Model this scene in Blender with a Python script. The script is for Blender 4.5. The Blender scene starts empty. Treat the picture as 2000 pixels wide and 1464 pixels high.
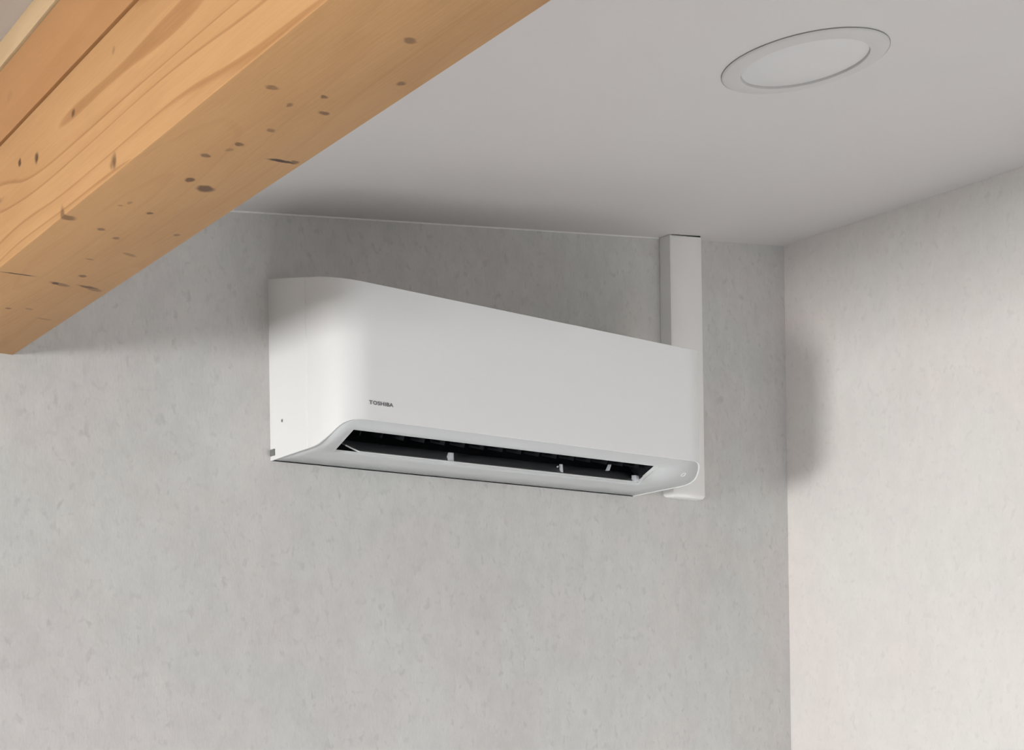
import bpy, bmesh, math
from mathutils import Vector, Matrix

SC = bpy.context.scene
COL = SC.collection
S = 1.86          # metres per survey unit (camera-to-wall distance is one unit)
EYE = 1.45        # camera height

# ------------------------------------------------------------------ camera
YAW = math.atan2(2020, 2496); ROLL = math.atan(.0147)
fw = Vector((math.sin(YAW), math.cos(YAW), 0))
rw = Vector((math.cos(YAW), -math.sin(YAW), 0))
uw = Vector((0, 0, 1))
cr = rw * math.cos(ROLL) - uw * math.sin(ROLL)
cu = uw * math.cos(ROLL) + rw * math.sin(ROLL)
cam_data = bpy.data.cameras.new('camera')
cam_data.sensor_width = 36
cam_data.lens = 2496 / 2000 * 36
cam_data.shift_y = 563 / 2000
cam_data.clip_start = .02
cam = bpy.data.objects.new('camera', cam_data)
COL.objects.link(cam)
M = Matrix.Identity(4)
for i in range(3):
    M[i][0] = cr[i]; M[i][1] = cu[i]; M[i][2] = -fw[i]
M.translation = Vector((0, 0, EYE))
cam.matrix_world = M
SC.camera = cam

# ------------------------------------------------------------------ light and exposure
SC.view_settings.view_transform = 'Standard'
SC.view_settings.look = 'None'
SC.view_settings.gamma = 1
SC.view_settings.use_curve_mapping = False
SC.view_settings.exposure = 0.11

world = bpy.data.worlds.new('world'); SC.world = world
world.use_nodes = True
world.node_tree.nodes['Background'].inputs[0].default_value = (.80, .88, 1, 1)
world.node_tree.nodes['Background'].inputs[1].default_value = 1.0

def area(name, loc, direction, sx, sy, power, color):
    d = bpy.data.lights.new(name, 'AREA'); d.shape = 'RECTANGLE'
    d.size = sx; d.size_y = sy; d.energy = power; d.color = color
    o = bpy.data.objects.new(name, d); COL.objects.link(o)
    o.location = loc
    o.rotation_euler = Vector(direction).to_track_quat('-Z', 'Y').to_euler()
    return o
# daylight through the low window in the left knee wall, and a fill through an added window behind the camera
WL = (0.18, 1.45, 1.08, 1.65)      # y0,y1,z0,z1 of left window
WB = (0.3, 1.95, 0.75, 1.74)       # x0,x1,z0,z1 of the unseen rear window, shaped to place the sun patch
area('left_window_daylight', (-2.36, (WL[0]+WL[1])/2, (WL[2]+WL[3])/2), (1, 0, 0), WL[3]-WL[2], WL[1]-WL[0], 202, (1, .995, .985))
area('rear_window_fill', ((WB[0]+WB[1])/2, -2.76, (WB[2]+WB[3])/2), (0, 1, 0), WB[1]-WB[0], WB[3]-WB[2], 1.5, (.90, .95, 1))
sd = bpy.data.lights.new('sun', 'SUN'); sd.energy = 30; sd.angle = math.radians(.6); sd.color = (.96, .985, 1)
sun = bpy.data.objects.new('sun', sd); COL.objects.link(sun)
sun.rotation_euler = Vector((.10, 1, -.44)).to_track_quat('-Z', 'Y').to_euler()   # falls through the rear window onto the floor

# ------------------------------------------------------------------ helpers
def tag(o, label=None, cat=None, kind=None, group=None):
    if label: o['label'] = label
    if cat: o['category'] = cat
    if kind: o['kind'] = kind
    if group: o['group'] = group
    return o

def mesh_obj(name, bm, mat, parent=None, smooth=None, base=None):
    """bm in survey/world metres; base = origin to subtract"""
    if base is None and parent is not None: base = parent.location
    if base is not None:
        bmesh.ops.translate(bm, verts=bm.verts, vec=-Vector(base))
    bmesh.ops.remove_doubles(bm, verts=bm.verts, dist=1e-6)
    bmesh.ops.recalc_face_normals(bm, faces=bm.faces)
    if smooth is not None:
        for f in bm.faces: f.smooth = True
        for e in bm.edges:
            if len(e.link_faces) == 2 and e.calc_face_angle(0) > math.radians(smooth): e.smooth = False
    me = bpy.data.meshes.new(name); bm.to_mesh(me); bm.free()
    for m in (mat if isinstance(mat, (list, tuple)) else [mat]): me.materials.append(m)
    o = bpy.data.objects.new(name, me); COL.objects.link(o)
    if parent is not None: o.parent = parent
    elif base is not None: o.location = base
    return o

def empty(name, loc, label, cat):
    o = bpy.data.objects.new(name, None); COL.objects.link(o)
    o.location = loc; o.empty_display_size = .1
    return tag(o, label, cat)

def W(p):    # survey units -> metres
    return Vector((p[0]*S, p[1]*S, p[2]*S + EYE))

def box(bm, a, b):
    v = [bm.verts.new((x, y, z)) for x in (a[0], b[0]) for y in (a[1], b[1]) for z in (a[2], b[2])]
    for f in ((0,1,3,2),(4,6,7,5),(0,4,5,1),(2,3,7,6),(0,2,6,4),(1,5,7,3)):
        bm.faces.new([v[i] for i in f])
    return v

def hexa(bm, pts):
    """8 points: 4 of the lower ring, 4 of the upper ring"""
    v = [bm.verts.new(p) for p in pts]
    for f in ((3,2,1,0),(4,5,6,7),(0,1,5,4),(1,2,6,5),(2,3,7,6),(3,0,4,7)):
        bm.faces.new([v[i] for i in f])
    return v

def bevel(bm, w, seg=2, edges=None):
    bmesh.ops.bevel(bm, geom=edges if edges is not None else list(bm.edges), offset=w, segments=seg, affect='EDGES', profile=.5)

def face(bm, pts): return bm.faces.new([bm.verts.new(p) for p in pts])

# ------------------------------------------------------------------ materials
class NT:
    def __init__(s, name):
        s.m = bpy.data.materials.new(name); s.m.use_nodes = True
        s.t = s.m.node_tree; s.b = s.t.nodes['Principled BSDF']
    def n(s, kind, **kw):
        nd = s.t.nodes.new(kind)
        for k, v in kw.items():
            if k.startswith('i_'):
                key = k[2:]; key = int(key) if key.isdigit() else key
                nd.inputs[key].default_value = v
            else: setattr(nd, k, v)
        return nd
    def l(s, a, b): s.t.links.new(a, b)
    def math(s, op, a, b=None, clamp=False):
        nd = s.n('ShaderNodeMath', operation=op, use_clamp=clamp)
        for i, v in enumerate((a, b)):
            if v is None: continue
            if hasattr(v, 'node'): s.l(v, nd.inputs[i])
            else: nd.inputs[i].default_value = v
        return nd.outputs[0]
    def mix(s, fac, a, b, blend='MIX'):
        nd = s.n('ShaderNodeMix', data_type='RGBA', blend_type=blend)
        for sock, v in ((nd.inputs[0], fac), (nd.inputs[6], a), (nd.inputs[7], b)):
            if hasattr(v, 'node'): s.l(v, sock)
            else: sock.default_value = v
        return nd.outputs[2]
    def ramp(s, fac, stops):
        r = s.n('ShaderNodeValToRGB'); s.l(fac, r.inputs[0])
        e = r.color_ramp.elements
        e[0].position, e[0].color = stops[0]
        e[1].position, e[1].color = stops[-1]
        for p, c in stops[1:-1]:
            q = e.new(p); q.color = c
        return r.outputs[0]

def g(v, a=1): return (v, v, v, a)

def plain(name, col, rough=.5, spec=.5, emit=None):
    k = NT(name)
    k.b.inputs['Base Color'].default_value = (*col, 1)
    k.b.inputs['Roughness'].default_value = rough
    k.b.inputs['Specular IOR Level'].default_value = spec
    return k.m

def paper(name, col, contrast=1.0, scale=1.0):
    """stone-look embossed wallpaper: cloudy blotches, short vertical fibres, small dark specks"""
    k = NT(name)
    tc = k.n('ShaderNodeTexCoord')
    mp = k.n('ShaderNodeMapping'); k.l(tc.outputs['Object'], mp.inputs[0]); mp.inputs['Scale'].default_value = (1, 1, .6)
    big = k.n('ShaderNodeTexNoise', i_Scale=5*scale, i_Detail=6.0, i_Roughness=.62); k.l(mp.outputs[0], big.inputs[0])
    mid = k.n('ShaderNodeTexNoise', i_Scale=34*scale, i_Detail=5.0, i_Roughness=.65); k.l(mp.outputs[0], mid.inputs[0])
    mf = k.n('ShaderNodeMapping'); k.l(tc.outputs['Object'], mf.inputs[0]); mf.inputs['Scale'].default_value = (1, 1, .3)
    fib = k.n('ShaderNodeTexNoise', i_Scale=330.0, i_Detail=3.0, i_Roughness=.6); k.l(mf.outputs[0], fib.inputs[0])
    mt = k.n('ShaderNodeMapping'); k.l(tc.outputs['Object'], mt.inputs[0]); mt.inputs['Scale'].default_value = (1, 1, .7)
    sp = k.n('ShaderNodeTexNoise', i_Scale=72.0, i_Detail=3.0, i_Roughness=.55, i_Distortion=.4); k.l(mt.outputs[0], sp.inputs[0])
    spm = k.ramp(sp.outputs[0], [(.55, g(0)), (.68, g(1))])
    gate = k.ramp(mid.outputs[0], [(.40, g(.15)), (.62, g(1))])
    v = k.math('MULTIPLY', k.math('SUBTRACT', big.outputs[0], .5), .20*contrast)
    v = k.math('ADD', v, k.math('MULTIPLY', k.math('SUBTRACT', mid.outputs[0], .5), .24*contrast))
    v = k.math('ADD', v, k.math('MULTIPLY', k.math('SUBTRACT', fib.outputs[0], .5), .14*contrast))
    v = k.math('SUBTRACT', v, k.math('MULTIPLY', k.math('MULTIPLY', spm, gate), .15*contrast))
    f = k.math('ADD', v, 1.0)
    mulc = k.n('ShaderNodeVectorMath', operation='SCALE'); mulc.inputs[0].default_value = col
    k.l(f, mulc.inputs['Scale'])
    hue = k.n('ShaderNodeTexNoise', i_Scale=3.2, i_Detail=3.0); k.l(tc.outputs['Object'], hue.inputs[0])
    tint = k.ramp(hue.outputs[0], [(.38, (.985, 1.0, .985, 1)), (.62, (1.0, .972, .965, 1))])
    k.l(k.mix(1.0, mulc.outputs[0], tint, 'MULTIPLY'), k.b.inputs['Base Color'])
    k.b.inputs['Roughness'].default_value = .85
    k.b.inputs['Specular IOR Level'].default_value = .2
    bp = k.n('ShaderNodeBump', i_Strength=.12, i_Distance=.002)
    k.l(k.math('ADD', fib.outputs[0], mid.outputs[0]), bp.inputs['Height'])
    k.l(bp.outputs[0], k.b.inputs['Normal'])
    return k.m

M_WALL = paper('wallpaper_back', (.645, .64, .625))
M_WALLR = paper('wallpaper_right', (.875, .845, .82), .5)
M_OTHER = plain('painted_plaster', (.20, .20, .20), .8, .2)

def ceiling_mat():
    k = NT('ceiling_paint')
    tc = k.n('ShaderNodeTexCoord')
    a = k.n('ShaderNodeTexNoise', i_Scale=2.2, i_Detail=4.0); k.l(tc.outputs['Object'], a.inputs[0])
    c = k.ramp(a.outputs[0], [(.35, (.635, .62, .60, 1)), (.65, (.645, .615, .605, 1))])
    k.l(c, k.b.inputs['Base Color'])
    k.b.inputs['Roughness'].default_value = .7
    k.b.inputs['Specular IOR Level'].default_value = .25
    b = k.n('ShaderNodeTexNoise', i_Scale=160.0, i_Detail=3.0); k.l(tc.outputs['Object'], b.inputs[0])
    bp = k.n('ShaderNodeBump', i_Strength=.06, i_Distance=.002); k.l(b.outputs[0], bp.inputs['Height'])
    k.l(bp.outputs[0], k.b.inputs['Normal'])
    return k.m
M_CEIL = ceiling_mat()

def wood(name, light, dark, knots=(), stretch=.55, lines=11.0, seed=0.0, line_amt=.45, cross=(6, 6)):
    """softwood; grain runs along local Y. knots: (x,y,z, rx,ry,rz, rot_z, strength) in local metres"""
    k = NT(name)
    tc = k.n('ShaderNodeTexCoord')
    # growth figure: contour lines of a lengthwise-stretched field (cathedral arches)
    mp = k.n('ShaderNodeMapping'); k.l(tc.outputs['Object'], mp.inputs[0])
    mp.inputs['Scale'].default_value = (cross[0], stretch, cross[1]); mp.inputs['Location'].default_value = (seed, seed*.7, seed*.3)
    f = k.n('ShaderNodeTexNoise', i_Scale=1.0, i_Detail=1.6, i_Roughness=.35); k.l(mp.outputs[0], f.inputs[0])
    fr = k.math('FRACT', k.math('MULTIPLY', f.outputs[0], lines))
    ring = k.ramp(fr, [(0.0, g(0)), (.50, g(.10)), (.82, g(.22)), (.92, g(1)), (.97, g(.8)), (1.0, g(0))])
    # fine straight fibres
    mf = k.n('ShaderNodeMapping'); k.l(tc.outputs['Object'], mf.inputs[0]); mf.inputs['Scale'].default_value = (1, .03, 1)
    fi = k.n('ShaderNodeTexNoise', i_Scale=420.0, i_Detail=4.0, i_Roughness=.6); k.l(mf.outputs[0], fi.inputs[0])
    mb = k.n('ShaderNodeMapping'); k.l(tc.outputs['Object'], mb.inputs[0]); mb.inputs['Scale'].default_value = (1, .22, 1)
    bl = k.n('ShaderNodeTexNoise', i_Scale=16.0, i_Detail=4.0); k.l(mb.outputs[0], bl.inputs[0])
    if knots:      # the underside is quarter-sawn: almost no figure there, only fine fibres
        sx = k.n('ShaderNodeSeparateXYZ'); k.l(tc.outputs['Object'], sx.inputs[0])
        mr = k.n('ShaderNodeMapRange'); k.l(sx.outputs[2], mr.inputs[0])
        mr.inputs[1].default_value = .0005; mr.inputs[2].default_value = .0025; mr.inputs[3].default_value = .22; mr.inputs[4].default_value = 1
        ring = k.math('MULTIPLY', ring, mr.outputs[0])
    fac = k.math('MULTIPLY', ring, line_amt)
    fac = k.math('ADD', fac, k.math('MULTIPLY', k.math('SUBTRACT', fi.outputs[0], .42), .45))
    fac = k.math('ADD', fac, k.math('MULTIPLY', k.math('SUBTRACT', bl.outputs[0], .45), .6), clamp=True)
    col = k.mix(fac, (*light, 1), (*dark, 1))
    if knots:
        wob = k.n('ShaderNodeTexNoise', i_Scale=120.0, i_Detail=3.0); k.l(tc.outputs['Object'], wob.inputs[0])
        sub = k.n('ShaderNodeVectorMath', operation='SUBTRACT'); k.l(wob.outputs['Color'], sub.inputs[0]); sub.inputs[1].default_value = (.5, .5, .5)
        sca = k.n('ShaderNodeVectorMath', operation='SCALE', i_Scale=.006); k.l(sub.outputs[0], sca.inputs[0])
        add = k.n('ShaderNodeVectorMath', operation='ADD'); k.l(tc.outputs['Object'], add.inputs[0]); k.l(sca.outputs[0], add.inputs[1])
        tot = None
        for (x, y, z, rx, ry, rz, rot, st) in knots:
            m = k.n('ShaderNodeMapping', vector_type='TEXTURE'); k.l(add.outputs[0], m.inputs[0])
            m.inputs['Location'].default_value = (x, y, z)
            m.inputs['Rotation'].default_value = (0, 0, rot)
            m.inputs['Scale'].default_value = (rx, ry, rz)
            ln = k.n('ShaderNodeVectorMath', operation='LENGTH'); k.l(m.outputs[0], ln.inputs[0])
            r = k.n('ShaderNodeMapRange', interpolation_type='SMOOTHSTEP'); k.l(ln.outputs['Value'], r.inputs[0])
            r.inputs[1].default_value = .55; r.inputs[2].default_value = 1.2
            r.inputs[3].default_value = st; r.inputs[4].default_value = 0
            tot = r.outputs[0] if tot is None else k.math('MAXIMUM', tot, r.outputs[0])
        col = k.mix(tot, col, (.055, .021, .007, 1))
    k.l(col, k.b.inputs['Base Color'])
    k.b.inputs['Roughness'].default_value = .5
    k.b.inputs['Specular IOR Level'].default_value = .3
    bp = k.n('ShaderNodeBump', i_Strength=.10, i_Distance=.002); k.l(fi.outputs[0], bp.inputs['Height'])
    k.l(bp.outputs[0], k.b.inputs['Normal'])
    return k.m

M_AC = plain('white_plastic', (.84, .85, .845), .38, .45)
M_TRAY = plain('shaded_white_plastic', (.60, .615, .615), .45, .4)  # case white darkened, so the underside's shade is in the colour
M_DARK = plain('black_duct_plastic', (.012, .013, .016), .6, .2)
M_BLADE = plain('dark_grey_plastic', (.17, .175, .185), .4, .4)
M_VANE = plain('charcoal_vane_plastic', (.016, .018, .021), .5, .2)
M_CLIP = plain('pale_grey_plastic', (.70, .72, .76), .4, .4)
M_LOGO = plain('grey_print', (.17, .17, .18), .6, .2)
M_GREY = plain('grey_tab_plastic', (.20, .21, .20), .6, .2)
M_DUCT = plain('ivory_white_plastic', (.87, .86, .84), .5, .35)
M_RING = plain("matt_white_rim", (.585, .57, .56), .55, .3)
M_LENS = plain('opal_diffuser', (.66, .65, .645), .45, .4)
M_SHAD = plain('gap_shade_dark', (.05, .05, .05), .8, .1)  # shade of the open gap over the pipe cover, as a dark colour
M_FRAME = plain('window_frame_white', (.8, .8, .8), .4, .4)
M_FLOOR = wood('floor_pale_oak', (.45, .45, .455), (.38, .38, .385), stretch=.4)

# ------------------------------------------------------------------ room
XR = 1.246*S; YB = 1.0*S; XL = -2.2; YF = -2.6
BX = .285                                         # survey x where the two ceiling panels meet above the beam
SL = .15313
def zc_r(x): return EYE + (.3938 + SL*(x/S - .5206))*S
def zc_l(x): return EYE + (.3762 + SL*(x/S - .248))*S
T = .12
bx = BX*S

# back wall: profile follows the sloping ceiling
bm = bmesh.new()
prof = [(XL-T, 0), (XR+T, 0), (XR+T, zc_r(XR+T)), (bx, zc_r(bx)), (bx, zc_l(bx)), (XL-T, zc_l(XL-T))]
v0 = [bm.verts.new((x, YB, z)) for x, z in prof]; v1 = [bm.verts.new((x, YB+T, z)) for x, z in prof]
bm.faces.new(v0); bm.faces.new(v1)
for i in range(len(prof)):
    j = (i+1) % len(prof); bm.faces.new((v0[i], v0[j], v1[j], v1[i]))
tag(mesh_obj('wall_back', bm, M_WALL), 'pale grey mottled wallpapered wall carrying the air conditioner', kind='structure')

bm = bmesh.new()
hexa(bm, [(XR, YF, 0), (XR+T, YF, 0), (XR+T, YB, 0), (XR, YB, 0),
          (XR, YF, zc_r(XR)), (XR+T, YF, zc_r(XR+T)), (XR+T, YB, zc_r(XR+T)), (XR, YB, zc_r(XR))])
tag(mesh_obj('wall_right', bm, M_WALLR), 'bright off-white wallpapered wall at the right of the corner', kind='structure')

# left knee wall with its window opening
bm = bmesh.new()
zt = zc_l(XL)
for a, b in (((XL-T, YF, 0), (XL, YB, WL[2])), ((XL-T, YF, WL[3]), (XL, YB, zt-.005)),
             ((XL-T, YF, WL[2]), (XL, WL[0], WL[3])), ((XL-T, WL[1], WL[2]), (XL, YB, WL[3]))):
    box(bm, a, b)
tag(mesh_obj('wall_left', bm, M_OTHER), 'low painted knee wall with a window', kind='structure')
# front wall behind the camera with the added window opening
bm = bmesh.new()
zf = zc_l(XL)-.01
box(bm, (XL-T, YF-T, 0), (XR+T, YF, WB[2])); box(bm, (XL-T, YF-T, WB[2]), (WB[0], YF, zf))
box(bm, (WB[1], YF-T, WB[2]), (XR+T, YF, zf))
hexa(bm, [(XL-T, YF-T, WB[3]), (XR+T, YF-T, WB[3]), (XR+T, YF, WB[3]), (XL-T, YF, WB[3]),
          (XL-T, YF-T, zc_l(XL-T)), (XR+T, YF-T, zc_r(XR)), (XR+T, YF, zc_r(XR)), (XL-T, YF, zc_l(XL-T))])
tag(mesh_obj('wall_front', bm, M_OTHER), 'painted wall behind the camera with an added window', kind='structure')

bm = bmesh.new(); box(bm, (XL-T, YF-T, -.1), (XR+T, YB+T, 0))
tag(mesh_obj('floor', bm, M_FLOOR), 'light timber floor', kind='structure')

# ceiling: two sloping panels, the left one a little higher, meeting above the beam
bm = bmesh.new()
for xa, xb, zc in ((bx, XR+T, zc_r), (XL-T, bx, zc_l)):
    hexa(bm, [(xa, YF-T, zc(xa)), (xb, YF-T, zc(xb)), (xb, YB+T, zc(xb)), (xa, YB+T, zc(xa)),
              (xa, YF-T, zc(xa)+.1), (xb, YF-T, zc(xb)+.1), (xb, YB+T, zc(xb)+.1), (xa, YB+T, zc(xa)+.1)])
tag(mesh_obj('ceiling', bm, M_CEIL), 'white sloping ceiling dropping to the left', kind='structure')

# thin cornice bead where the back wall meets the ceiling
bm = bmesh.new()
xa, xb, h = .325*S, 1.028*S, .0022
hexa(bm, [(xa, YB-h, zc_r(xa)-h), (xb, YB-h, zc_r(xb)-h), (xb, YB, zc_r(xb)-h), (xa, YB, zc_r(xa)-h),
          (xa, YB-h, zc_r(xa)), (xb, YB-h, zc_r(xb)), (xb, YB, zc_r(xb)), (xa, YB, zc_r(xa))])
tag(mesh_obj('trim_1', bm, M_DUCT), 'thin pale bead of sealant between back wall and ceiling', kind='structure')

# windows (frames in the openings; daylight enters through them)
def window(name, axis, a0, a1, z0, z1, pos, n):
    e = bpy.data.objects.new(name, None); COL.objects.link(e)
    def P(a, d, z): return (pos+d, a, z) if axis == 'x' else (a, pos+d, z)
    e.location = P((a0+a1)/2, 0, z0); tag(e, kind='structure')
    w = .05
    bm = bmesh.new()
    for (p, q) in ((P(a0, 0, z0), P(a1, .06, z0+w)), (P(a0, 0, z1-w), P(a1, .06, z1)),
                   (P(a0, 0, z0+w), P(a0+w, .06, z1-w)), (P(a1-w, 0, z0+w), P(a1, .06, z1-w))): box(bm, p, q)
    for i in range(1, n):
        a = a0 + (a1-a0)*i/n
        box(bm, P(a-w/2, 0, z0+w), P(a+w/2, .06, z1-w))
    mesh_obj('window_frame', bm, M_FRAME, e)
    return e
window('window_1', 'x', WL[0], WL[1], WL[2], WL[3], XL-T+.02, 1)
window('window_2', 'y', WB[0], WB[1], WB[2], WB[3], YF-T+.02, 2)

# ------------------------------------------------------------------ timber beam
beam = empty('ceiling_beam', (.28*S, 1.0*S, EYE+.242*S),
             'pale knotty softwood beam running under the ceiling at upper left', 'beam')
B0 = beam.location
Zu = EYE+.242*S
def bu(x, y, rx, ry, rot=0, st=.75):    # underside mark (x, y metres)
    return (x-B0.x, y-B0.y, 0, rx*(1.1 if rx > .008 else .85), ry*(1.0 if rx > .0125 else 1.5), .012, rot, min(1, st*1.1))
def bs(y, z, ry, rz, st=.75, x=.462):    # side mark, z relative to eye
    return (x-B0.x, y-B0.y, z+EYE-B0.z, .010, ry*1.8, rz*.8, 0, min(1, st*1.15))
KN = [bu(.516,1.099,.0055,.0045,0,.7), bu(.537,1.111,.0085,.0060,.3,.75), bu(.515,.999,.005,.003,0,.6), bu(.513,1.015,.004,.003,0,.35),
      bu(.502,1.039,.006,.003,0,.6), bu(.485,.885,.007,.0025,-.3,.5), bu(.562,1.010,.013,.0032,-.25,.95), bu(.572,1.004,.006,.002,0,.6),
      bu(.528,.759,.006,.003,0,.5), bu(.541,.902,.006,.0025,0,.6), bu(.511,.905,.003,.003,0,.5), bu(.526,.876,.004,.0025,0,.6),
      bu(.523,.957,.005,.0025,0,.5), bu(.561,.819,.004,.003,0,.5), bu(.495,1.188,.003,.003,0,.35), bu(.522,1.204,.0045,.003,0,.6),
      bu(.501,1.277,.0055,.003,0,.55), bu(.524,1.294,.005,.003,0,.5), bu(.570,1.248,.004,.003,0,.5), bu(.527,1.378,.006,.002,0,.5),
      bu(.461,1.264,.009,.005,0,.55), bu(.556,1.337,.009,.003,.4,.4), bu(.543,1.442,.006,.0035,0,.65), bu(.518,1.624,.004,.003,0,.55),
      bu(.539,1.612,.006,.0025,0,.4), bu(.570,1.647,.010,.003,0,.3), bu(.482,1.477,.019,.0022,-.12,.85), bu(.533,1.488,.013,.0065,.25,.5),
      bu(.528,1.487,.007,.0035,.25,.85), bu(.564,1.480,.013,.0042,.15,.7), bu(.574,1.486,.010,.004,.15,.45), bu(.490,1.20,.003,.002,0,.4),
      bs(1.129,.462,.006,.012,.75), bs(1.229,.541,.0035,.006,.7), bs(1.392,.544,.0035,.0065,.75), bs(1.337,.532,.0045,.009,.75),
      bs(1.455,.598,.010,.010,.6), bs(1.125,.562,.003,.006,.35), bs(1.49,.523,.025,.006,.5)]
M_BEAM = wood('softwood_beam', (.475, .265, .112), (.27, .115, .034), KN, stretch=.9, lines=15.0, seed=3.0, line_amt=.6, cross=(8, 9))
M_BEAM2 = wood('softwood_rafter', (.40, .205, .083), (.31, .14, .05), [bs(1.43, .63, .008, .012, .6, .470)], stretch=.5, lines=5.0, seed=9.0, line_amt=.3, cross=(5, 5))
M_STRIP = wood('pale_batten', (.50, .36, .21), (.38, .25, .13), stretch=.5, lines=5.0, seed=5.0, line_amt=.3)
M_GAP = plain('shadow_gap_wood', (.20, .10, .04), .8, .1)

def lx(y, off=0): return .2395+.0088*y+off
def rx_(y): return .3007+.0216*y
def beam_piece(name, z0, z1, offl, mat, top=None, bev=.002):
    ya, yb = -1.395, 1.0
    bm = bmesh.new()
    def R(z): 
        q = []
        for (x, y) in ((lx(ya, offl), ya), (rx_(ya), ya), (rx_(yb), yb), (lx(yb, offl), yb)):
            q.append(W((x, y, z)))
        return q
    hexa(bm, R(z0) + R(z1))
    if bev:
        es = [e for e in bm.edges if abs((e.verts[0].co-e.verts[1].co).y) > 1]
        bevel(bm, bev, 2, es)
    return mesh_obj(name, bm, mat, beam, 40)
beam_piece('lower_timber', .242, .3140, 0, M_BEAM)
beam_piece('groove_shade', .3140, .3180, .0040, M_GAP, bev=0)  # fills the recessed groove; its shade is put into the dark colour
beam_piece('upper_timber', .3180, .3600, .0014, M_BEAM2)
beam_piece('top_batten', .3612, .3762, .0006, M_STRIP, bev=.0015)

# ------------------------------------------------------------------ air conditioner
ac = empty('air_conditioner', W((.765, 1.0, .181)),
           'white wall-mounted split air conditioner with open louver above the bare wall', 'air conditioner')
A0, A1, YQ, RR = .541, .984, .885, .032
def xl(y):       # left outline as a function of depth
    c = YQ+RR
    if y >= c: return A0
    t = min(1, (c-y)/RR)
    return A0+RR-RR*math.sqrt(max(0, 1-t*t))
def xr(y): return A0+A1-xl(y)
def interp(tab, y):
    for (a, va), (b, vb) in zip(tab, tab[1:]):
        if a >= y >= b: return va+(vb-va)*(a-y)/(a-b)
    return tab[-1][1] if y < tab[-1][0] else tab[0][1]
ZB = [(1.0,.1802),(.97,.1812),(.945,.1820),(.930,.1824),(.922,.1830),(.915,.1845),(.909,.1868),(.904,.1897),(.899,.1938),(.895,.1975),(.891,.2000),(.887,.2012),(.885,.2014)]
ZT = [(1.0,.3389),(.967,.3320),(.932,.3242),(.904,.3180),(.896,.3163),(.890,.3150),(.887,.3142),(.885,.3136)]
zb = lambda y: interp(ZB, y)
ztp = lambda y: interp(ZT, y)

# depth stations, back to front; the side-to-front round is sampled by angle
YS = [1.0, .985, .97, .955, .9372, .9366, .936, .9354, .9348, .930, .925, .920]
for i in range(0, 17):
    YS.append(YQ+RR-RR*math.sin(i*math.pi/32))
YS = sorted(set(round(v, 6) for v in YS), reverse=True)
def seam(y): return .0006 if abs(y-.936) < .0004 else 0.0
def shell(bm, yss, nz=10):
    L, Rr = [], []
    for y in yss:
        z0, z1 = zb(y), ztp(y); s = seam(y)
        L.append([bm.verts.new(W((xl(y)+s, y, z0+(z1-z0)*k/nz))) for k in range(nz+1)])
        Rr.append([bm.verts.new(W((xr(y)-s, y, z0+(z1-z0)*k/nz))) for k in range(nz+1)])
    for i in range(len(yss)-1):
        for k in range(nz):
            bm.faces.new((L[i][k], L[i+1][k], L[i+1][k+1], L[i][k+1]))
            bm.faces.new((Rr[i][k], Rr[i][k+1], Rr[i+1][k+1], Rr[i+1][k]))
        bm.faces.new((L[i][nz], L[i+1][nz], Rr[i+1][nz], Rr[i][nz]))      # top
    return L, Rr, nz
bm = bmesh.new()
L, Rr, nz = shell(bm, YS)
for k in range(nz):                                                       # front face
    bm.faces.new((L[-1][k], Rr[-1][k], Rr[-1][k+1], L[-1][k+1]))
    bm.faces.new((L[0][k], L[0][k+1], Rr[0][k+1], Rr[0][k]))              # back
# rim: a short return around the lower edge
IN, UP = .0016, .0012
rimL, rimR, upL, upR = [], [], [], []
def off(y, d):   # inset outline point at station y (moves along the outline normal)
    c = YQ+RR
    if y >= c: return A0+d, y
    t = min(1, (c-y)/RR); a = math.asin(t)
    return A0+RR-(RR-d)*math.cos(a), c-(RR-d)*math.sin(a)
for i, y in enumerate(YS):
    ox, oy = off(y, IN)
    rimL.append(bm.verts.new(W((ox, oy, zb(y))))); rimR.append(bm.verts.new(W((A0+A1-ox, oy, zb(y)))))
    upL.append(bm.verts.new(W((ox, oy, zb(y)+UP+.0006)))); upR.append(bm.verts.new(W((A0+A1-ox, oy, zb(y)+UP+.0006))))
for i in range(len(YS)-1):
    bm.faces.new((L[i][0], rimL[i], rimL[i+1], L[i+1][0])); bm.faces.new((rimL[i], upL[i], upL[i+1], rimL[i+1]))
    bm.faces.new((Rr[i][0], Rr[i+1][0], rimR[i+1], rimR[i])); bm.faces.new((rimR[i], rimR[i+1], upR[i+1], upR[i]))
bm.faces.new((L[-1][0], rimL[-1], rimR[-1], Rr[-1][0])); bm.faces.new((rimL[-1], upL[-1], upR[-1], rimR[-1]))
cover = mesh_obj('front_cover', bm, M_AC, ac, 28)
m_ = cover.modifiers.new('edge_round', 'BEVEL'); m_.width = .0022; m_.segments = 3; m_.limit_method = 'ANGLE'; m_.angle_limit = math.radians(60)

# underside tray with the outlet slot
SY0, SY1 = .8990, .9425
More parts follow.
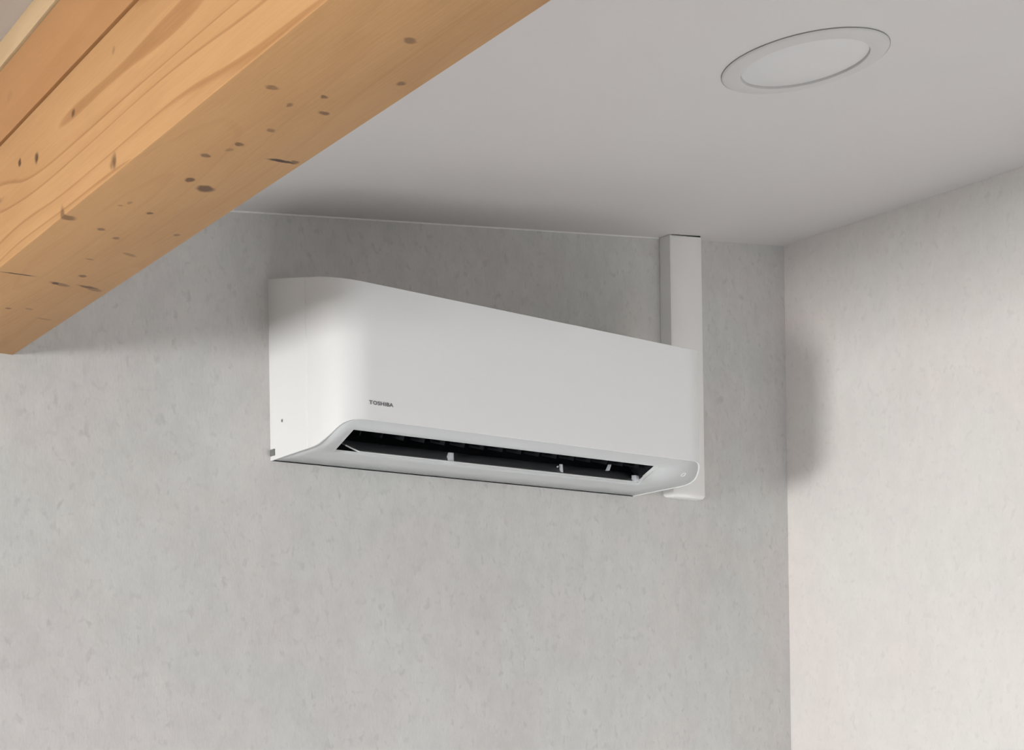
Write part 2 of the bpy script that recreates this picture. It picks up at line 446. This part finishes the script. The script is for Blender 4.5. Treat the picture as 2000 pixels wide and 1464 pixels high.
# the slot ends are cut straight although the tray curves, so their outline bows slightly in plan
SLX = [(.9425,.5703),(.932,.5662),(.925,.5636),(.922,.5626),(.918,.5617),(.915,.5611),(.912,.5609),(.909,.5608),(.9065,.5611),(.904,.5615),(.9015,.5624),(.899,.5633)]
SRX = [(.9425,.9341),(.932,.9270),(.925,.9226),(.922,.9208),(.918,.9192),(.915,.9180),(.912,.9175),(.909,.9171),(.9065,.9174),(.904,.9177),(.9015,.9189),(.899,.9200)]
def slx(y): return interp(SLX, y)
def srx(y): return interp(SRX, y)
TY = sorted(set([.9995, .97, .95, SY1, .932, .925, .922, .918, .915, .912, .909, .9065, .904, .9015, SY0, .8965, .894, .8915, .889, .8870, .8866]), reverse=True)
bm = bmesh.new()
rows = []
def tz(y): return zb(y)+UP*.6
for y in TY:
    ox = None
    # outline x of the inset shell at this depth
    c = YQ+RR; r = RR-IN
    ox = A0+IN if y >= c else A0+RR-math.sqrt(max(0, r*r-(c-y)**2))
    sl = slx(min(max(y, SY0), SY1)); sr = srx(min(max(y, SY0), SY1))
    if ox > sl-.001: sl = ox+.0005
    rows.append([bm.verts.new(W((x, y, tz(y)))) for x in (ox, ox*.5+sl*.5, sl, sl*.5+sr*.5, sr, (A0+A1-ox)*.5+sr*.5, A0+A1-ox)])
for i in range(len(TY)-1):
    inslot = TY[i] <= SY1+1e-9 and TY[i+1] >= SY0-1e-9
    for j in range(6):
        if inslot and j in (2, 3): continue
        bm.faces.new((rows[i][j], rows[i][j+1], rows[i+1][j+1], rows[i+1][j]))
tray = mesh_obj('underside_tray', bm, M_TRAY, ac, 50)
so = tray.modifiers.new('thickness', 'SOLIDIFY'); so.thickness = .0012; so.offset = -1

# outlet collar (white lip of the slot) and dark air duct behind it
SYS = [y for y in TY if SY0-1e-9 <= y <= SY1+1e-9]
def slot_ring(up, out=0):
    pts = [(slx(y)-out, y, tz(y)+up) for y in SYS] + [(srx(y)+out, y, tz(y)+up) for y in reversed(SYS)]
    return pts
def ring_wall(bm, a, b):
    n = len(a); va = [bm.verts.new(W(p)) for p in a]; vb = [bm.verts.new(W(p)) for p in b]
    for i in range(n):
        j = (i+1) % n; bm.faces.new((va[i], va[j], vb[j], vb[i]))
    return vb
bm = bmesh.new(); ring_wall(bm, slot_ring(-.0001), slot_ring(.0022, .0004))
col_ = mesh_obj('outlet_collar', bm, M_AC, ac)
# side cheeks of the collar: upstanding walls at the slot ends
for nm, fx, sgn in (('outlet_cheek', slx, -1), ('outlet_cheek', srx, 1)):
    bm = bmesh.new()
    a = [(fx(y), y, tz(y)) for y in SYS]; b = [(fx(y)+sgn*.0002, y+.001, tz(y)+(.0045 if sgn > 0 else .0025)) for y in SYS]
    a2 = [(fx(y)+sgn*.0012, y, tz(y)) for y in SYS]; b2 = [(x+sgn*.001, y, z) for x, y, z in b]
    va, vb, va2, vb2 = ([bm.verts.new(W(p)) for p in q] for q in (a, b, a2, b2))
    for i in range(len(SYS)-1):
        bm.faces.new((va[i], va[i+1], vb[i+1], vb[i])); bm.faces.new((va2[i], vb2[i], vb2[i+1], va2[i+1]))
        bm.faces.new((vb[i], vb[i+1], vb2[i+1], vb2[i]))
    mesh_obj(nm, bm, M_AC, ac)
bm = bmesh.new()
r1 = slot_ring(.0022, .0003)
r2 = [(x + (-.004 if i < len(SYS) else .004), y+.034, z+.040) for i, (x, y, z) in enumerate(r1)]
vb = ring_wall(bm, r1, r2); bm.faces.new(vb)
mesh_obj('air_duct', bm, M_DARK, ac)

# guide vanes inside the duct, one object each
for i in range(16):
    x = .578 + i*(.905-.578)/15
    bm = bmesh.new()
    hexa(bm, [W(p) for p in ((x, .914, .1935), (x+.0012, .914, .1935), (x+.0012, .934, .1990), (x, .934, .1990),
                             (x+.004, .914, .2060), (x+.0052, .914, .2060), (x+.0052, .938, .2120), (x+.004, .938, .2120))])
    mesh_obj('guide_vane', bm, M_VANE, ac)
# horizontal bar the vanes hang from
bm = bmesh.new()
hexa(bm, [W(p) for p in ((.565, .915, .206), (.912, .915, .206), (.912, .921, .206), (.565, .921, .206),
                         (.565, .915, .210), (.912, .915, .210), (.912, .921, .210), (.565, .921, .210))])
mesh_obj('vane_bar', bm, M_VANE, ac)

# louver: curved dark blade with a white lower edge, rounded ends
LX0, LX1 = .577, .932
def blade_prof(t):   # t 0 bottom .. 1 top
    y = .9385+.0145*t; z = .1846+.0114*t+.0012*math.sin(math.pi*t)
    return y, z
bm = bmesh.new(); N = 8; NXL = 24
def endin(t, s):     # end contour of the blade: rounded lower corners
    return (.016*(1-t)**2.2)
grid = []
for k in range(N+1):
    t = k/N; y, z = blade_prof(t)
    xa = LX0+endin(t, -1); xb = LX1-endin(t, 1)*.35
    grid.append([bm.verts.new(W((xa+(xb-xa)*j/NXL, y, z))) for j in range(NXL+1)])
for k in range(N):
    for j in range(NXL): bm.faces.new((grid[k][j], grid[k][j+1], grid[k+1][j+1], grid[k+1][j]))
louver = mesh_obj('louver', bm, M_BLADE, ac, 60)
so = louver.modifiers.new('thickness', 'SOLIDIFY'); so.thickness = .0018; so.offset = 0
bm = bmesh.new()
pts = []
for k in range(N, -1, -1):
    t = k/N; y, z = blade_prof(t)
    if t > .42: continue
    pts.append((LX0+endin(t, -1)-.0004, y-.0014, z-.0004))
y, z = blade_prof(0)
for j in range(1, 20):
    a, b = LX0+.016, LX1-.0056
    pts.append((a+(b-a)*j/20, y-.0014, z-.0004))
pts.append((LX1-.0056, y-.0014, z-.0004))
w = .0005
prev = None
for p in pts:
    ring = [bm.verts.new(W((p[0], p[1]+dy, p[2]+dz))) for dy, dz in ((-w, -w), (w, -w), (w, w), (-w, w))]
    if prev:
        for i in range(4): bm.faces.new((prev[i], prev[(i+1) % 4], ring[(i+1) % 4], ring[i]))
    else: bm.faces.new(ring)
    prev = ring
bm.faces.new(prev)
e_ = mesh_obj('louver_edge', bm, M_AC, ac)
e_['label'] = 'thin white lower edge of the louver'

# clips holding the louver
def clip(pts, dep=.003, y=.9380):
    """pts: four front corners (x, z) at depth .9385, lower-left first, counter-clockwise"""
    bm = bmesh.new()
    fr = [(x, y, z) for x, z in pts]; bk = [(x+.0005, y+dep, z+.0006) for x, z in pts]
    hexa(bm, [W(p) for p in fr] + [W(p) for p in bk])
    bevel(bm, .0005, 2)
    mesh_obj('louver_clip', bm, M_CLIP, ac, 40)
clip([(.6875, .1842), (.6945, .1842), (.6945, .1928), (.6910, .1928)], .005)
clip([(.8252, .1860), (.8272, .1860), (.8268, .1938), (.8250, .1938)], .004)
clip([(.8866, .1924), (.8896, .1930), (.8922, .1992), (.8904, .1990)], .004)
clip([(.9215, .1838), (.9300, .1842), (.9305, .1905), (.9222, .1905)], .006, .9345)
# round pivot pin beside the middle clip
bm = bmesh.new()
bmesh.ops.create_cone(bm, cap_ends=True, segments=12, radius1=.0016, radius2=.0012, depth=.003)
bmesh.ops.rotate(bm, verts=bm.verts, matrix=Matrix.Rotation(math.radians(75), 3, 'X'))
bmesh.ops.translate(bm, verts=bm.verts, vec=W((.8210, .9390, .1912)))
mesh_obj('pivot_pin', bm, M_CLIP, ac, 40)

# brand lettering on the front, plain extruded type
def text_mesh(s, height):
    cu_ = bpy.data.curves.new('lettering', 'FONT'); cu_.body = s; cu_.size = 1; cu_.offset = .03; cu_.space_character = 1.08
    cu_.resolution_u = 3; cu_.extrude = .0
    o = bpy.data.objects.new('tmp', cu_); COL.objects.link(o)
    bpy.context.view_layer.update()
    me = bpy.data.meshes.new_from_object(o.evaluated_get(bpy.context.evaluated_depsgraph_get()))
    bpy.data.objects.remove(o)
    b = bmesh.new(); b.from_mesh(me)
    xs = [v.co.x for v in b.verts]; ys = [v.co.y for v in b.verts]
    return b, min(xs), max(xs), min(ys), max(ys)
b, x0, x1, y0, y1 = text_mesh('TOSHIBA', 1)
tw, th = (.5935-.5697)*S, .0033*S
for v in b.verts:
    px = (v.co.x-x0)/(x1-x0)*tw; pz = (v.co.y-y0)/(y1-y0)*th
    v.co = Vector((.5697*S+px, YQ*S-.0004, EYE+.2139*S+pz))
lg = mesh_obj('brand_lettering', b, M_LOGO, ac); lg['label'] = 'small grey TOSHIBA lettering'

# small screw recess on the left side
bm = bmesh.new()
bmesh.ops.create_cone(bm, cap_ends=True, segments=14, radius1=.0030, radius2=.0024, depth=.0012)
bmesh.ops.rotate(bm, verts=bm.verts, matrix=Matrix.Rotation(math.radians(-90), 3, 'Y'))
bmesh.ops.translate(bm, verts=bm.verts, vec=W((A0, .9783, .2119)))
mesh_obj('screw', bm, M_GREY, ac)
# grey mounting tab low on the back of the side
bm = bmesh.new()
hexa(bm, [W(p) for p in ((A0-.0006, .9915, .1838), (A0+.004, .9915, .1838), (A0+.004, .9995, .1838), (A0-.0006, .9995, .1838),
                         (A0-.0006, .9915, .1896), (A0+.004, .9915, .1896), (A0+.004, .9995, .1896), (A0-.0006, .9995, .1896))])
mesh_obj('mounting_tab', bm, M_GREY, ac)
# little indicator ring on the right end of the underside
bm = bmesh.new()
cxr, cyr = .9605, .9040
nrm = Vector((0, -(tz(.906)-tz(.902)), .004)).normalized()
def torus(bm, c, n, R_, r_, seg=24, ms=6):
    a = n.orthogonal().normalized(); b_ = n.cross(a)
    vs = []
    for i in range(seg):
        th_ = 2*math.pi*i/seg; d = a*math.cos(th_)+b_*math.sin(th_)
        vs.append([bm.verts.new(c+d*(R_+r_*math.cos(2*math.pi*j/ms))+n*(r_*math.sin(2*math.pi*j/ms))) for j in range(ms)])
    for i in range(seg):
        for j in range(ms):
            bm.faces.new((vs[i][j], vs[(i+1) % seg][j], vs[(i+1) % seg][(j+1) % ms], vs[i][(j+1) % ms]))
n_ = Vector((0, (tz(.902)-tz(.906)), -.004)); n_ = Vector((0, -(tz(.902)-tz(.906)), -.004)).normalized()
torus(bm, W((cxr, cyr, tz(cyr)-.0001)), n_, .0046, .0009)
rg = mesh_obj('indicator_ring', bm, plain('bright_white_print', (.95, .95, .95), .3, .5), ac, 60)

# ------------------------------------------------------------------ pipe trunking
tr = empty('pipe_trunking', W((1.056, 1.0, .1815)),
           'white plastic pipe cover rising from behind the air conditioner to the ceiling', 'pipe cover')
def duct_ring(z, zslope=0.0):
    P_ = [(1.029, .9995), (1.0302, .9845), (1.0325, .983), (1.0785, .983), (1.0805, .9842), (1.0835, .9995)]
    return P_
bm = bmesh.new()
P_ = duct_ring(0)
bot = [bm.verts.new(W((x, y, .1818))) for x, y in P_]
top = [bm.verts.new(Vector((x*S, y*S, zc_r(x*S)-(.0003 if x < 1.031 or x > 1.082 else .0035)))) for x, y in P_]
n = len(P_)
for i in range(n):
    j = (i+1) % n; bm.faces.new((bot[i], bot[j], top[j], top[i]))
bm.faces.new(bot); bm.faces.new(top)
be = [e for e in bm.edges if all(abs(v.co.z-(EYE+.1818*S)) < 1e-5 for v in e.verts)]
bevel(bm, .008, 4, be)
mesh_obj('cover', bm, M_DUCT, tr, 35)
# open joint above the cover: dark block with the gap's shade in its colour
bm = bmesh.new()
Q_ = [(1.0335, .9995), (1.0335, .9843), (1.0795, .9843), (1.0795, .9995)]
lo = [Vector((x*S, y*S, zc_r(x*S)-.0035)) for x, y in Q_]; hi = [Vector((x*S, y*S, zc_r(x*S)-.0002)) for x, y in Q_]
hexa(bm, lo+hi)
j_ = mesh_obj('ceiling_joint', bm, M_SHAD, tr); j_['label'] = 'dark gap between pipe cover and ceiling'

# ------------------------------------------------------------------ recessed downlight
cx, cy = .7445*S, .5765*S
lc = Vector((cx, cy, zc_r(cx)))
dl = empty('downlight', lc, 'round flush white downlight, switched off, in the sloping ceiling', 'ceiling light')
ang = -math.atan(SL)
dl.rotation_euler = (0, ang, 0)
def lathe(prof, seg=96):
    bm = bmesh.new(); rings = []
    for r, z in prof:
        rings.append([bm.verts.new((r*math.cos(2*math.pi*i/seg), r*math.sin(2*math.pi*i/seg), z)) for i in range(seg)] if r > 1e-6 else [bm.verts.new((0, 0, z))])
    for a, b_ in zip(rings, rings[1:]):
        for i in range(seg):
            j = (i+1) % seg
            if len(b_) == 1: bm.faces.new((a[i], a[j], b_[0]))
            else: bm.faces.new((a[i], a[j], b_[j], b_[i]))
    return bm
RO = .0592*S; RI = RO*.765
mesh_obj('rim', lathe([(RO-.0006, .0002), (RO, -.0010), (RO-.001, -.0022), (RO-.004, -.0032), (RI+.003, -.0046), (RI+.0008, -.0042), (RI, -.0020), (RI, 0.0)]), M_RING, dl, 50, base=(0, 0, 0))
mesh_obj('diffuser', lathe([(RI-.0002, -.0010), (RI-.003, -.0020), (RI*.5, -.0022), (0, -.0022)]), M_LENS, dl, 50, base=(0, 0, 0))
mesh_obj('rim_shade_line', lathe([(RO+.0007, -.0002), (RO+.0007, -.0012), (RO-.0015, -.0012), (RO-.0015, -.0002)]), plain('rim_shade_grey', (.33,.33,.32), .8, .1), dl, 50, base=(0, 0, 0))  # thin grey ring painted as the shadow line around the rim
